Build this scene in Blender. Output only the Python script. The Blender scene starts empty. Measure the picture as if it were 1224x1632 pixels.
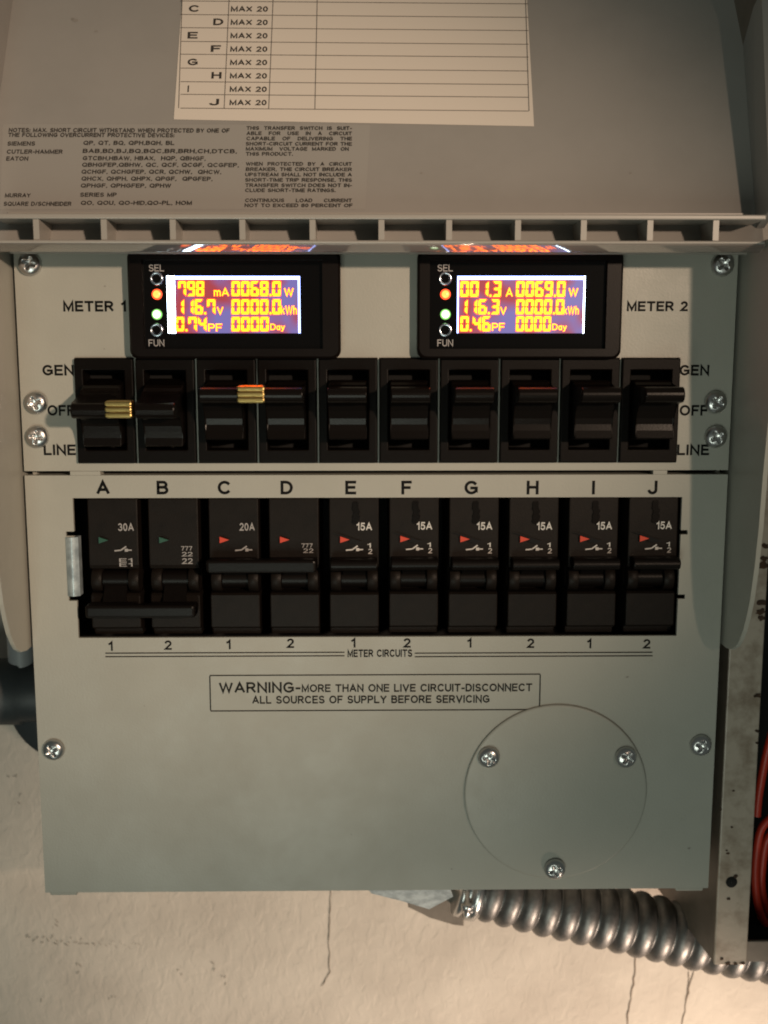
import bpy, bmesh, math, random
from mathutils import Vector, Matrix, Euler

random.seed(7)
R_ = math.radians
scene = bpy.context.scene
COL = scene.collection

# ------------------------------------------------------------------ camera
D = 0.44                     # camera to front plate of the box, metres
FPX = 1700.0                 # focal length in photograph pixels
cam_d = bpy.data.cameras.new('camera')
cam = bpy.data.objects.new('camera', cam_d)
COL.objects.link(cam)
cam.location = (0, -D, 0)
cam.rotation_euler = (R_(90 - 8.46), 0, R_(-0.8))
cam_d.sensor_fit = 'VERTICAL'
cam_d.sensor_height = 24.0
cam_d.lens = 24.0 * FPX / 1632.0
cam_d.dof.use_dof = True
cam_d.dof.focus_distance = 0.435
cam_d.dof.aperture_fstop = 7.0
cam_d.clip_start = 0.01
cam_d.clip_end = 50
scene.camera = cam

# ------------------------------------------------------------------ world, exposure
w = bpy.data.worlds.new('World')
scene.world = w
w.use_nodes = True
bg = w.node_tree.nodes['Background']
bg.inputs[0].default_value = (0.90, 1.0, 0.90, 1)
bg.inputs[1].default_value = 0.07
vs = scene.view_settings
vs.view_transform = 'Standard'
vs.look = 'None'
vs.exposure = 0.0
vs.gamma = 1.0
scene.cycles.max_bounces = 8
scene.cycles.filter_width = 1.9


# ------------------------------------------------------------------ lamps
def lamp(name, kind, loc, target, energy, color, **kw):
    d = bpy.data.lights.new(name, kind)
    d.energy = energy
    d.color = color
    for k, v in kw.items():
        setattr(d, k, v)
    o = bpy.data.objects.new(name, d)
    COL.objects.link(o)
    o.location = loc
    o.rotation_euler = (Vector(target) - Vector(loc)).to_track_quat('-Z', 'Y').to_euler()
    return o


# warm room lamp, off to the right of the photographer
lamp('room_lamp', 'SPOT', (0.66, -1.15, 0.22), (-0.075, 0, 0.004), 56, (1.0, 0.74, 0.54),
     spot_size=R_(22.0), spot_blend=0.95, shadow_soft_size=0.03)
# second warm lamp, low on the right, reaching the wall under the box
lamp('low_lamp', 'SPOT', (0.30, -0.22, -0.60), (0.105, 0.09, -0.425), 12.5, (1.0, 0.77, 0.60),
     spot_size=R_(56), spot_blend=0.55, shadow_soft_size=0.03)
# unseen area lamp added low in front: dim fill and sheen on the lower plate
lamp('sheen_fill', 'AREA', (-0.14, -0.90, -0.50), (-0.06, 0, -0.17), 2.2, (0.90, 1.0, 0.86), size=0.45)

# ------------------------------------------------------------------ pixel -> metres
CR = cam.rotation_euler.to_matrix()
CP = Vector(cam.location)


def ray(u, v):
    return CR @ Vector(((u - 612) / FPX, (816 - v) / FPX, -1.0))


def P(u, v, y=0.0):
    d = ray(u, v)
    return CP + d * ((y - CP.y) / d.y)


# ------------------------------------------------------------------ materials
def mat(name, color, rough=0.5, metal=0.0, bump=None, var=None, emit=None, coat=0.0, spec=None, stretch=None):
    m = bpy.data.materials.new(name)
    m.use_nodes = True
    nt = m.node_tree
    b = nt.nodes['Principled BSDF']
    b.inputs['Base Color'].default_value = (*color, 1)
    b.inputs['Roughness'].default_value = rough
    b.inputs['Metallic'].default_value = metal
    if spec is not None:
        b.inputs['Specular IOR Level'].default_value = spec
    if coat:
        b.inputs['Coat Weight'].default_value = coat
        b.inputs['Coat Roughness'].default_value = 0.06
    tc = None
    if bump or var:
        tc = nt.nodes.new('ShaderNodeTexCoord')
        mp = nt.nodes.new('ShaderNodeMapping')
        nt.links.new(tc.outputs['Object'], mp.inputs[0])
        if stretch:
            mp.inputs['Scale'].default_value = stretch[0]
            mp.inputs['Rotation'].default_value = stretch[1]
    if bump:
        n = nt.nodes.new('ShaderNodeTexNoise')
        n.inputs['Scale'].default_value = bump[0]
        n.inputs['Detail'].default_value = bump[2] if len(bump) > 2 else 3
        bp = nt.nodes.new('ShaderNodeBump')
        bp.inputs['Strength'].default_value = bump[1]
        bp.inputs['Distance'].default_value = bump[3] if len(bump) > 3 else 0.0004
        nt.links.new(mp.outputs[0], n.inputs['Vector'])
        nt.links.new(n.outputs[0], bp.inputs['Height'])
        nt.links.new(bp.outputs[0], b.inputs['Normal'])
    if var:                                   # (scale, second colour, low, high[, detail])
        n = nt.nodes.new('ShaderNodeTexNoise')
        n.inputs['Scale'].default_value = var[0]
        n.inputs['Detail'].default_value = var[4] if len(var) > 4 else 5
        n.inputs['Roughness'].default_value = 0.62
        r = nt.nodes.new('ShaderNodeValToRGB')
        r.color_ramp.elements[0].position = var[2]
        r.color_ramp.elements[1].position = var[3]
        r.color_ramp.elements[0].color = (*color, 1)
        r.color_ramp.elements[1].color = (*var[1], 1)
        nt.links.new(tc.outputs['Object'], n.inputs['Vector'])
        nt.links.new(n.outputs[0], r.inputs[0])
        nt.links.new(r.outputs[0], b.inputs['Base Color'])
    if emit:
        b.inputs['Emission Color'].default_value = (*emit[0], 1)
        b.inputs['Emission Strength'].default_value = emit[1]
    return m


M = {}
M['paint'] = mat('grey_green_enamel', (0.385, 0.380, 0.335), 0.42, bump=(1000, 0.16, 2), var=(34, (0.362, 0.358, 0.315), 0.42, 0.72))
M['lid'] = mat('warm_grey_plastic', (0.315, 0.300, 0.280), 0.50, bump=(2600, 0.10, 2), var=(22, (0.288, 0.275, 0.256), 0.45, 0.75))
M['liprim'] = mat('smooth_grey_plastic', (0.335, 0.315, 0.285), 0.34, coat=0.15)
M['lipgloss'] = mat('polished_grey_plastic', (0.30, 0.28, 0.26), 0.10, coat=1.0)
M['paper'] = mat('label_paper', (0.70, 0.635, 0.56), 0.75, bump=(900, 0.06, 3))
M['clearlabel'] = mat('clear_label_film', (0.332, 0.317, 0.294), 0.38)
def worn(m, lo, hi, scale):
    """uneven gloss: rubbed and dusty areas"""
    nt = m.node_tree
    tc = nt.nodes.new('ShaderNodeTexCoord')
    n = nt.nodes.new('ShaderNodeTexNoise')
    n.inputs['Scale'].default_value = scale
    n.inputs['Detail'].default_value = 6
    n.inputs['Roughness'].default_value = 0.7
    mr = nt.nodes.new('ShaderNodeMapRange')
    mr.inputs['From Min'].default_value = 0.3
    mr.inputs['From Max'].default_value = 0.7
    mr.inputs['To Min'].default_value = lo
    mr.inputs['To Max'].default_value = hi
    nt.links.new(tc.outputs['Object'], n.inputs['Vector'])
    nt.links.new(n.outputs[0], mr.inputs['Value'])
    nt.links.new(mr.outputs[0], nt.nodes['Principled BSDF'].inputs['Roughness'])


worn(M['paint'], 0.34, 0.52, 38)
worn(M['lid'], 0.40, 0.58, 30)
M['ink'] = mat('black_ink', (0.006, 0.006, 0.006), 0.6, spec=0.1)
M['greyink'] = mat('grey_ink', (0.045, 0.040, 0.036), 0.7, spec=0.1)
M['ruleink'] = mat('thin_rule_ink', (0.10, 0.085, 0.075), 0.7)
M['engrave'] = mat('pale_black_ink', (0.018, 0.018, 0.016), 0.6, spec=0.1)
M['white'] = mat('white_print', (0.62, 0.60, 0.57), 0.6)
M['dimwhite'] = mat('grey_print', (0.36, 0.34, 0.33), 0.6)
M['black'] = mat('black_plastic', (0.0040, 0.0027, 0.0021), 0.40, bump=(2600, 0.12, 2), spec=0.10)
M['handle'] = mat('satin_black_plastic', (0.0055, 0.0039, 0.0031), 0.24, bump=(1200, 0.05, 2), spec=0.20)
M['breaker'] = mat('dark_brown_bakelite', (0.0105, 0.0076, 0.0060), 0.46, bump=(1700, 0.2, 3), spec=0.14,
                   var=(130, (0.0070, 0.0052, 0.0042), 0.4, 0.72))
M['breakerhandle'] = mat('dark_bakelite_handle', (0.0050, 0.0036, 0.0030), 0.34, bump=(900, 0.08, 2), spec=0.16)
M['meter'] = mat('meter_black_plastic', (0.0055, 0.0036, 0.0030), 0.36, bump=(2200, 0.08, 2), spec=0.15)
M['window'] = mat('meter_window_gloss', (0.004, 0.0035, 0.0035), 0.12, spec=0.3)
M['zinc'] = mat('zinc_plated_steel', (0.60, 0.60, 0.60), 0.28, 1.0, bump=(700, 0.25, 4))
M['galv'] = mat('galvanised_steel', (0.50, 0.58, 0.61), 0.34, 0.35, bump=(260, 0.3, 4), var=(190, (0.30, 0.36, 0.39), 0.4, 0.62))
M['flex'] = mat('flexible_steel', (0.255, 0.25, 0.245), 0.50, 1.0, bump=(420, 0.35, 4), var=(160, (0.165, 0.16, 0.156), 0.38, 0.7))
M['brass'] = mat('brass', (0.64, 0.46, 0.17), 0.32, 1.0, bump=(600, 0.15, 3))
M['tan'] = mat('tan_enamel', (0.43, 0.365, 0.30), 0.36, bump=(330, 0.25, 4), var=(75, (0.21, 0.155, 0.11), 0.46, 0.72))
M['tandark'] = mat('brown_enamel', (0.15, 0.125, 0.10), 0.5, bump=(330, 0.2, 4), var=(60, (0.10, 0.08, 0.06), 0.42, 0.75))
M['rust'] = mat('rust', (0.035, 0.018, 0.009), 0.85, bump=(900, 0.6, 5), var=(300, (0.085, 0.038, 0.016), 0.45, 0.7))
M['dark'] = mat('dark_void', (0.004, 0.004, 0.004), 0.9)
M['redwire'] = mat('red_insulation', (0.50, 0.034, 0.014), 0.42, bump=(500, 0.05, 2))
M['pvcblack'] = mat('black_pvc', (0.034, 0.040, 0.044), 0.5, bump=(500, 0.15, 3))
M['pvcgrey'] = mat('grey_pvc', (0.24, 0.25, 0.26), 0.5, bump=(500, 0.1, 3))
M['indred'] = mat('red_indicator', (0.62, 0.050, 0.016), 0.5)
M['indgreen'] = mat('green_indicator', (0.012, 0.075, 0.045), 0.5)
M['digit'] = mat('lit_segment', (0.02, 0.01, 0.01), 0.4, emit=((1.0, 0.15, 0.003), 10.0))
M['digitbloom'] = mat('painted_segment_bloom', (0.02, 0.01, 0.01), 0.4, emit=((1.0, 0.045, 0.008), 2.0))  # red glow around the digits, painted as a wider layer behind the segments
M['edgeglow'] = mat('backlight_edge', (0.02, 0.02, 0.02), 0.4, emit=((0.66, 0.82, 1.0), 14.0))
M['topglow'] = mat('backlight_top', (0.02, 0.02, 0.02), 0.4, emit=((0.34, 0.46, 1.0), 5.0))
M['ledred'] = mat('red_led', (0.1, 0.01, 0.01), 0.3, emit=((1.0, 0.075, 0.02), 2.6))
M['ledhot'] = mat('red_led_core', (0.1, 0.01, 0.01), 0.3, emit=((1.0, 0.30, 0.05), 3.0))
M['ledgreen'] = mat('green_led', (0.02, 0.1, 0.02), 0.3, emit=((0.36, 1.0, 0.22), 1.0))
M['ledwhite'] = mat('green_led_core', (0.02, 0.1, 0.02), 0.3, emit=((0.85, 1.0, 0.66), 3.4))
M['ring'] = mat('chromed_button_ring', (0.62, 0.70, 0.80), 0.22, 1.0)
M['graphite'] = mat('pencil_smudge', (0.27, 0.24, 0.205), 0.85)
M['scuff'] = mat('paint_scuff', (0.24, 0.225, 0.20), 0.6)
M['crack'] = mat('plaster_crack', (0.19, 0.15, 0.118), 0.95)
M['stain'] = mat('label_stain', (0.27, 0.25, 0.225), 0.6)


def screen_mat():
    m = bpy.data.materials.new('lcd_backlight_and_bloom')
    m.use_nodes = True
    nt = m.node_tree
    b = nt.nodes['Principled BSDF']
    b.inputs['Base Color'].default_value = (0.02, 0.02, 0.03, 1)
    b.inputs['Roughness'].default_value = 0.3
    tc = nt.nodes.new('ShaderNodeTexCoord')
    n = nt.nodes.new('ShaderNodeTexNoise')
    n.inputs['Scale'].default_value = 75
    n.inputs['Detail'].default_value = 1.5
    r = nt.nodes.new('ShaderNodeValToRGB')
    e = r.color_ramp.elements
    e[0].position, e[0].color = 0.40, (0.58, 0.065, 0.08, 1)  # red tone: bloom of the digits put into the screen's emission colour
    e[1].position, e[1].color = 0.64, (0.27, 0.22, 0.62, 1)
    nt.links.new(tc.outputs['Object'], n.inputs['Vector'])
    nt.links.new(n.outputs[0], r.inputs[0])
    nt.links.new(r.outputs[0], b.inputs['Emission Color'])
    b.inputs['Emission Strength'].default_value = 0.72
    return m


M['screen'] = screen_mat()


def wall_mat():
    m = mat('painted_plaster', (0.56, 0.50, 0.43), 0.8)
    nt = m.node_tree
    b = nt.nodes['Principled BSDF']
    tc = nt.nodes.new('ShaderNodeTexCoord')
    mp = nt.nodes.new('ShaderNodeMapping')
    mp.inputs['Rotation'].default_value = (0, R_(-28), 0)
    mp.inputs['Scale'].default_value = (1.0, 1.0, 0.66)
    nt.links.new(tc.outputs['Object'], mp.inputs[0])
    n1 = nt.nodes.new('ShaderNodeTexNoise')
    n1.inputs['Scale'].default_value = 210
    n1.inputs['Detail'].default_value = 6
    n1.inputs['Distortion'].default_value = 0.5
    n2 = nt.nodes.new('ShaderNodeTexNoise')
    n2.inputs['Scale'].default_value = 26
    n2.inputs['Detail'].default_value = 4
    nt.links.new(mp.outputs[0], n1.inputs['Vector'])
    nt.links.new(tc.outputs['Object'], n2.inputs['Vector'])
    r1 = nt.nodes.new('ShaderNodeValToRGB')
    r1.color_ramp.elements[0].position = 0.40
    r1.color_ramp.elements[1].position = 0.60
    nt.links.new(n1.outputs[0], r1.inputs[0])
    mx = nt.nodes.new('ShaderNodeMath')
    mx.operation = 'MULTIPLY_ADD'
    mx.inputs[1].default_value = 0.35
    nt.links.new(r1.outputs[0], mx.inputs[0])
    nt.links.new(n2.outputs[0], mx.inputs[2])
    bp = nt.nodes.new('ShaderNodeBump')
    bp.inputs['Strength'].default_value = 0.42
    bp.inputs['Distance'].default_value = 0.0011
    nt.links.new(mx.outputs[0], bp.inputs['Height'])
    nt.links.new(bp.outputs[0], b.inputs['Normal'])
    r2 = nt.nodes.new('ShaderNodeValToRGB')
    r2.color_ramp.elements[0].position = 0.35
    r2.color_ramp.elements[1].position = 0.7
    r2.color_ramp.elements[0].color = (0.50, 0.445, 0.385, 1)
    r2.color_ramp.elements[1].color = (0.60, 0.54, 0.47, 1)
    nt.links.new(n2.outputs[0], r2.inputs[0])
    nt.links.new(r2.outputs[0], b.inputs['Base Color'])
    return m


M['wall'] = wall_mat()


# ------------------------------------------------------------------ mesh helpers
def wloc(o):
    v = Vector((0, 0, 0))
    while o is not None:
        v += o.location
        o = o.parent
    return v


class MB:
    def __init__(self):
        self.v, self.f, self.mi, self.sm = [], [], [], []

    def add(self, verts, faces, mi=0, smooth=False):
        n = len(self.v)
        self.v += [Vector(p) for p in verts]
        for f in faces:
            self.f.append([i + n for i in f])
            self.mi.append(mi)
            self.sm.append(smooth)

    def quad(self, a, b, c, d, mi=0):
        self.add([a, b, c, d], [(0, 1, 2, 3)], mi)

    def box(self, x0, x1, y0, y1, z0, z1, r=0.0, seg=2, mi=0):
        bm = bmesh.new()
        bmesh.ops.create_cube(bm, size=1)
        for v in bm.verts:
            v.co = Vector((x0 + (v.co.x + .5) * (x1 - x0), y0 + (v.co.y + .5) * (y1 - y0), z0 + (v.co.z + .5) * (z1 - z0)))
        if r > 0:
            bmesh.ops.bevel(bm, geom=bm.edges[:], offset=r, segments=seg, affect='EDGES', profile=0.5)
        self.frombm(bm, mi)

    def frombm(self, bm, mi=0, smooth=False):
        bmesh.ops.recalc_face_normals(bm, faces=bm.faces[:])
        bm.verts.index_update()
        self.add([v.co.copy() for v in bm.verts], [[v.index for v in f.verts] for f in bm.faces], mi, smooth)
        bm.free()

    def prism(self, poly, x0, x1, r=0.0, mi=0, axis='X'):
        """poly of (y,z) extruded along x, or of (x,z) extruded along y."""
        bm = bmesh.new()
        n = len(poly)
        if axis == 'X':
            A = [bm.verts.new((x0, p[0], p[1])) for p in poly]
            B = [bm.verts.new((x1, p[0], p[1])) for p in poly]
        else:
            A = [bm.verts.new((p[0], x0, p[1])) for p in poly]
            B = [bm.verts.new((p[0], x1, p[1])) for p in poly]
        fa = bm.faces.new(A)
        fb = bm.faces.new(B[::-1])
        for i in range(n):
            bm.faces.new((A[i], B[i], B[(i + 1) % n], A[(i + 1) % n]))
        if r > 0:
            es = list(fa.edges) + list(fb.edges)
            bmesh.ops.bevel(bm, geom=es, offset=r, segments=2, affect='EDGES', profile=0.5)
        self.frombm(bm, mi)

    def lathe(self, c, axis, prof, n=28, mi=0, cap=True):
        """prof: list of (radius, distance along axis)"""
        axis = Vector(axis).normalized()
        q = axis.to_track_quat('Z', 'Y').to_matrix()
        ex, ey = q @ Vector((1, 0, 0)), q @ Vector((0, 1, 0))
        vs_, fs = [], []
        for (r, h) in prof:
            for k in range(n):
                a = 2 * math.pi * k / n
                vs_.append(Vector(c) + axis * h + ex * (r * math.cos(a)) + ey * (r * math.sin(a)))
        for j in range(len(prof) - 1):
            for k in range(n):
                fs.append((j * n + k, j * n + (k + 1) % n, (j + 1) * n + (k + 1) % n, (j + 1) * n + k))
        self.add(vs_, fs, mi, True)
        if cap:
            m = len(prof) - 1
            self.add(vs_[:n], [list(range(n))[::-1]], mi)
            self.add(vs_[m * n:], [list(range(n))], mi)

    def tube(self, pts, rad, n=14, mi=0):
        """rad: number or list"""
        pts = [Vector(p) for p in pts]
        vs_, fs = [], []
        up = Vector((0, 1, 0))
        for i, p in enumerate(pts):
            t = (pts[min(i + 1, len(pts) - 1)] - pts[max(i - 1, 0)]).normalized()
            ex = t.cross(up)
            if ex.length < 1e-4:
                ex = t.cross(Vector((1, 0, 0)))
            ex.normalize()
            ey = ex.cross(t)
            r = rad[i] if isinstance(rad, (list, tuple)) else rad
            for k in range(n):
                a = 2 * math.pi * k / n
                vs_.append(p + ex * (r * math.cos(a)) + ey * (r * math.sin(a)))
        for j in range(len(pts) - 1):
            for k in range(n):
                fs.append((j * n + k, j * n + (k + 1) % n, (j + 1) * n + (k + 1) % n, (j + 1) * n + k))
        self.add(vs_, fs, mi, True)
        self.add(vs_[:n], [list(range(n))], mi)
        self.add(vs_[-n:], [list(range(n))], mi)

    def plate(self, xs0, xs1, z0, z1, y, th, holes, bev=0.0, mi=0):
        """a flat plate facing -y with rectangular holes; one watertight mesh"""
        xs = sorted(set([xs0, xs1] + [h[0] for h in holes] + [h[1] for h in holes]))
        zs = sorted(set([z0, z1] + [h[2] for h in holes] + [h[3] for h in holes]))
        xs = [x for x in xs if xs0 <= x <= xs1]
        zs = [z for z in zs if z0 <= z <= z1]
        solid = {}
        for i in range(len(xs) - 1):
            for j in range(len(zs) - 1):
                cx, cz = (xs[i] + xs[i + 1]) / 2, (zs[j] + zs[j + 1]) / 2
                solid[i, j] = not any(h[0] < cx < h[1] and h[2] < cz < h[3] for h in holes)
        bm = bmesh.new()
        V = {}

        def vert(i, j, k):
            if (i, j, k) not in V:
                V[i, j, k] = bm.verts.new((xs[i], y + th * k, zs[j]))
            return V[i, j, k]
        for (i, j), s in solid.items():
            if not s:
                continue
            for k in (0, 1):
                bm.faces.new([vert(i, j, k), vert(i + 1, j, k), vert(i + 1, j + 1, k), vert(i, j + 1, k)])
            for (di, dj, a, b) in ((-1, 0, (i, j), (i, j + 1)), (1, 0, (i + 1, j), (i + 1, j + 1)),
                                   (0, -1, (i, j), (i + 1, j)), (0, 1, (i, j + 1), (i + 1, j + 1))):
                if not solid.get((i + di, j + dj), False):
                    bm.faces.new([vert(*a, 0), vert(*b, 0), vert(*b, 1), vert(*a, 1)])
        bmesh.ops.recalc_face_normals(bm, faces=bm.faces[:])
        if bev > 0:
            es = [e for e in bm.edges if len(e.link_faces) == 2 and e.calc_face_angle(0) > 1.0]
            bmesh.ops.bevel(bm, geom=es, offset=bev, segments=3, affect='EDGES', profile=0.5, clamp_overlap=True)
        self.frombm(bm, mi)

    def build(self, name, mats, parent=None, at=None):
        if not isinstance(mats, (list, tuple)):
            mats = [mats]
        me = bpy.data.meshes.new(name)
        o = bpy.data.objects.new(name, me)
        COL.objects.link(o)
        base = wloc(parent) if parent else Vector((0, 0, 0))
        at = Vector(at) if at is not None else base.copy()
        o.parent = parent
        o.location = at - base
        me.from_pydata([tuple(p - at) for p in self.v], [], self.f)
        for m in mats:
            me.materials.append(m)
        me.polygons.foreach_set('material_index', self.mi)
        me.polygons.foreach_set('use_smooth', self.sm)
        me.update()
        return o


def tag(o, label=None, cat=None, group=None, kind=None):
    if label: o['label'] = label
    if cat: o['category'] = cat
    if group: o['group'] = group
    if kind: o['kind'] = kind
    return o


def empty(name, loc):
    o = bpy.data.objects.new(name, None)
    o.empty_display_size = 0.02
    COL.objects.link(o)
    o.location = loc
    return o


def copy_tree(o, parent, shift):
    c = o.copy()
    COL.objects.link(c)
    c.parent = parent
    c.location = o.location + Vector(shift)
    for ch in list(o.children):
        copy_tree(ch, c, (0, 0, 0))
    return c


# ------------------------------------------------------------------ lettering
def _e(cx, cy, rx, ry, a0, a1, n=None):
    n = n or max(4, int(abs(a1 - a0) / 18))
    return [(cx + rx * math.cos(R_(a0 + (a1 - a0) * i / n)), cy + ry * math.sin(R_(a0 + (a1 - a0) * i / n))) for i in range(n + 1)]


# centre lines of upright sans letters, cap height 1: (advance width, strokes); a stroke whose ends meet is closed
GL = {
    ' ': (0.22, []),
    'A': (0.76, [[(0, 0), (.38, 1), (.76, 0)], [(.14, .31), (.62, .31)]]),
    'B': (0.64, [[(0, 0), (0, 1), (.36, 1)] + _e(.36, .765, .23, .235, 90, -90) + [(0, .53)], [(0, 0), (.38, 0)] + _e(.38, .265, .26, .265, -90, 90)]),
    'C': (0.74, [_e(.40, .5, .40, .5, 42, 318)]),
    'D': (0.68, [[(0, 0), (0, 1), (.28, 1)] + _e(.28, .5, .40, .5, 90, -90) + [(0, 0)]]),
    'E': (0.58, [[(.58, 1), (0, 1), (0, 0), (.58, 0)], [(0, .52), (.52, .52)]]),
    'F': (0.54, [[(.54, 1), (0, 1), (0, 0)], [(0, .50), (.46, .50)]]),
    'G': (0.78, [_e(.40, .5, .40, .5, 42, 325) + [(.76, .20), (.76, .46), (.42, .46)]]),
    'H': (0.66, [[(0, 0), (0, 1)], [(.66, 0), (.66, 1)], [(0, .53), (.66, .53)]]),
    'I': (0.01, [[(0, 0), (0, 1)]]),
    'J': (0.50, [[(.50, 1), (.50, .28)] + _e(.25, .27, .25, .27, 0, -170)]),
    'K': (0.68, [[(0, 0), (0, 1)], [(.64, 1), (0, .36)], [(.22, .58), (.68, 0)]]),
    'L': (0.54, [[(0, 1), (0, 0), (.54, 0)]]),
    'M': (0.80, [[(0, 0), (0, 1), (.40, .08), (.80, 1), (.80, 0)]]),
    'N': (0.68, [[(0, 0), (0, 1), (.68, 0), (.68, 1)]]),
    'O': (0.82, [_e(.41, .5, .41, .5, 90, 450)]),
    'P': (0.60, [[(0, 0), (0, 1), (.34, 1)] + _e(.34, .73, .26, .27, 90, -90) + [(0, .46)]]),
    'Q': (0.82, [_e(.41, .5, .41, .5, 90, 450), [(.48, .24), (.82, -.06)]]),
    'R': (0.66, [[(0, 0), (0, 1), (.36, 1)] + _e(.36, .74, .26, .26, 90, -90) + [(0, .48)], [(.34, .48), (.66, 0)]]),
    'S': (0.62, [_e(.31, .745, .28, .255, 25, 250) + [(.42, .47)] + _e(.31, .25, .31, .25, 62, -158)]),
    'T': (0.66, [[(0, 1), (.66, 1)], [(.33, 1), (.33, 0)]]),
    'U': (0.66, [[(0, 1), (0, .33)] + _e(.33, .33, .33, .33, 180, 360) + [(.66, 1)]]),
    'V': (0.72, [[(0, 1), (.36, 0), (.72, 1)]]),
    'W': (1.06, [[(0, 1), (.27, 0), (.53, .95), (.79, 0), (1.06, 1)]]),
    'X': (0.68, [[(0, 0), (.68, 1)], [(0, 1), (.68, 0)]]),
    'Y': (0.70, [[(0, 1), (.35, .46), (.70, 1)], [(.35, .46), (.35, 0)]]),
    'Z': (0.62, [[(0, 1), (.62, 1), (0, 0), (.62, 0)]]),
    '0': (0.52, [_e(.26, .5, .26, .5, 90, 450)]),
    '1': (0.30, [[(0, .74), (.16, .84), (.28, 1), (.28, 0)]]),
    '2': (0.54, [_e(.27, .72, .26, .28, 165, -35) + [(0, 0), (.54, 0)]]),
    '3': (0.54, [_e(.25, .75, .25, .25, 155, -80), _e(.26, .27, .28, .27, 82, -160)]),
    '4': (0.58, [[(.44, 0), (.44, 1), (0, .28), (.58, .28)]]),
    '5': (0.54, [[(.50, 1), (.11, 1), (.03, .50)] + _e(.26, .32, .28, .32, 130, -155)]),
    '6': (0.54, [_e(.27, .31, .27, .31, 90, 450), _e(.36, .40, .36, .60, 75, 185)]),
    '7': (0.54, [[(0, 1), (.54, 1), (.20, 0)]]),
    '8': (0.54, [_e(.27, .75, .23, .25, 90, 450), _e(.27, .26, .27, .26, 90, 450)]),
    '9': (0.54, [_e(.27, .69, .27, .31, 90, 450), _e(.18, .60, .36, .60, 5, -105)]),
    '-': (0.26, [[(0, .38), (.26, .38)]]),
    ',': (0.05, [[(.05, .05), (.0, -.16)]]),
    '.': (0.02, [[(0, 0), (0, .05)]]),
    ':': (0.02, [[(0, 0), (0, .05)], [(0, .55), (0, .60)]]),
    '/': (0.30, [[(0, 0), (.30, 1)]]),
    'm': (0.72, [[(0, 0), (0, .68)], [(0, .45)] + _e(.18, .46, .18, .22, 180, 0) + [(.36, 0)], [(.36, .45)] + _e(.54, .46, .18, .22, 180, 0) + [(.72, 0)]]),
    'k': (0.46, [[(0, 0), (0, 1)], [(.44, .68), (0, .28)], [(.16, .42), (.46, 0)]]),
    'h': (0.42, [[(0, 0), (0, 1)], [(0, .42)] + _e(.21, .44, .21, .24, 180, 0) + [(.42, 0)]]),
    'a': (0.42, [_e(.21, .33, .21, .33, 90, 450), [(.42, .68), (.42, 0)]]),
    'y': (0.46, [[(0, .68), (.24, .02)], [(.46, .68), (.16, -.24), (.02, -.24)]]),
}
_tc = {}


def glyphs(s, hw):
    if (s, hw) in _tc:
        return _tc[s, hw]
    V_, F_ = [], []
    x = 0.0
    lay = 0
    for ch in s:
        wd, strokes = GL[ch]
        for st in strokes:
            st = [p for i, p in enumerate(st) if i == 0 or math.hypot(p[0] - st[i - 1][0], p[1] - st[i - 1][1]) > 1e-5]
            # keep the outer edge of the strokes inside the cap height
            pts = [Vector((x + hw + p[0], hw + p[1] * (1 - 2 * hw))) for p in st]
            closed = (pts[0] - pts[-1]).length < 1e-4
            if closed:
                pts = pts[:-1]
            n = len(pts)
            base = len(V_)
            for i, p in enumerate(pts):
                a = pts[i - 1] if (i > 0 or closed) else None
                b = pts[(i + 1) % n] if (i < n - 1 or closed) else None
                if a is None:
                    d = (b - p).normalized(); nn = Vector((-d.y, d.x)); L = hw; p = p - d * hw * (1.0 if abs(d.x) < .2 or abs(d.y) < .2 else 0.5)
                elif b is None:
                    d = (p - a).normalized(); nn = Vector((-d.y, d.x)); L = hw; p = p + d * hw * (1.0 if abs(d.x) < .2 or abs(d.y) < .2 else 0.5)
                else:
                    d1, d2 = (p - a).normalized(), (b - p).normalized()
                    n1, n2 = Vector((-d1.y, d1.x)), Vector((-d2.y, d2.x))
                    nn = n1 + n2
                    if nn.length < 1e-3:
                        nn = n1.copy()
                    nn.normalize()
                    L = hw / max(0.42, nn.dot(n1))
                V_.append((p.x + nn.x * L, p.y + nn.y * L, lay))
                V_.append((p.x - nn.x * L, p.y - nn.y * L, lay))
            for i in range(n if closed else n - 1):
                j = (i + 1) % n
                F_.append((base + 2 * i, base + 2 * j, base + 2 * j + 1, base + 2 * i + 1))
            lay += 1
        x += wd + 2 * hw + 0.13
    _tc[s, hw] = (V_, F_)
    return V_, F_


def text(mb, s, x0, x1, yb, h, frame, bold=0.012, mi=0):
    """letters with cap height h on baseline yb; fitted to x0..x1, or centred on x0 when x1 is None"""
    vs_, fs = glyphs(s, round(0.055 + bold * 2.0, 4))
    mnx, mxx = min(p[0] for p in vs_), max(p[0] for p in vs_)
    if x1 is None:
        sx = h
        x0 = x0 - (mxx - mnx) * sx / 2
    else:
        sx = (x1 - x0) / (mxx - mnx)
    O, ex, ey = frame
    en = ex.cross(ey)
    mb.add([O + ex * (x0 + (p[0] - mnx) * sx) + ey * (yb + p[1] * h) + en * (0.0000025 * (p[2] % 40)) for p in vs_], fs, mi)


EX, EY, EZ = Vector((1, 0, 0)), Vector((0, 1, 0)), Vector((0, 0, 1))


def fr(y):
    return (Vector((0, y, 0)), EX, EZ)


def piece(name, m, parent):
    """a fresh mesh per printed piece: used as  with piece(...) as mb"""
    class _C:
        def __enter__(self):
            self.mb = MB()
            return self.mb

        def __exit__(self, *a):
            self.mb.build(name, m, parent)
    return _C()


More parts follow.
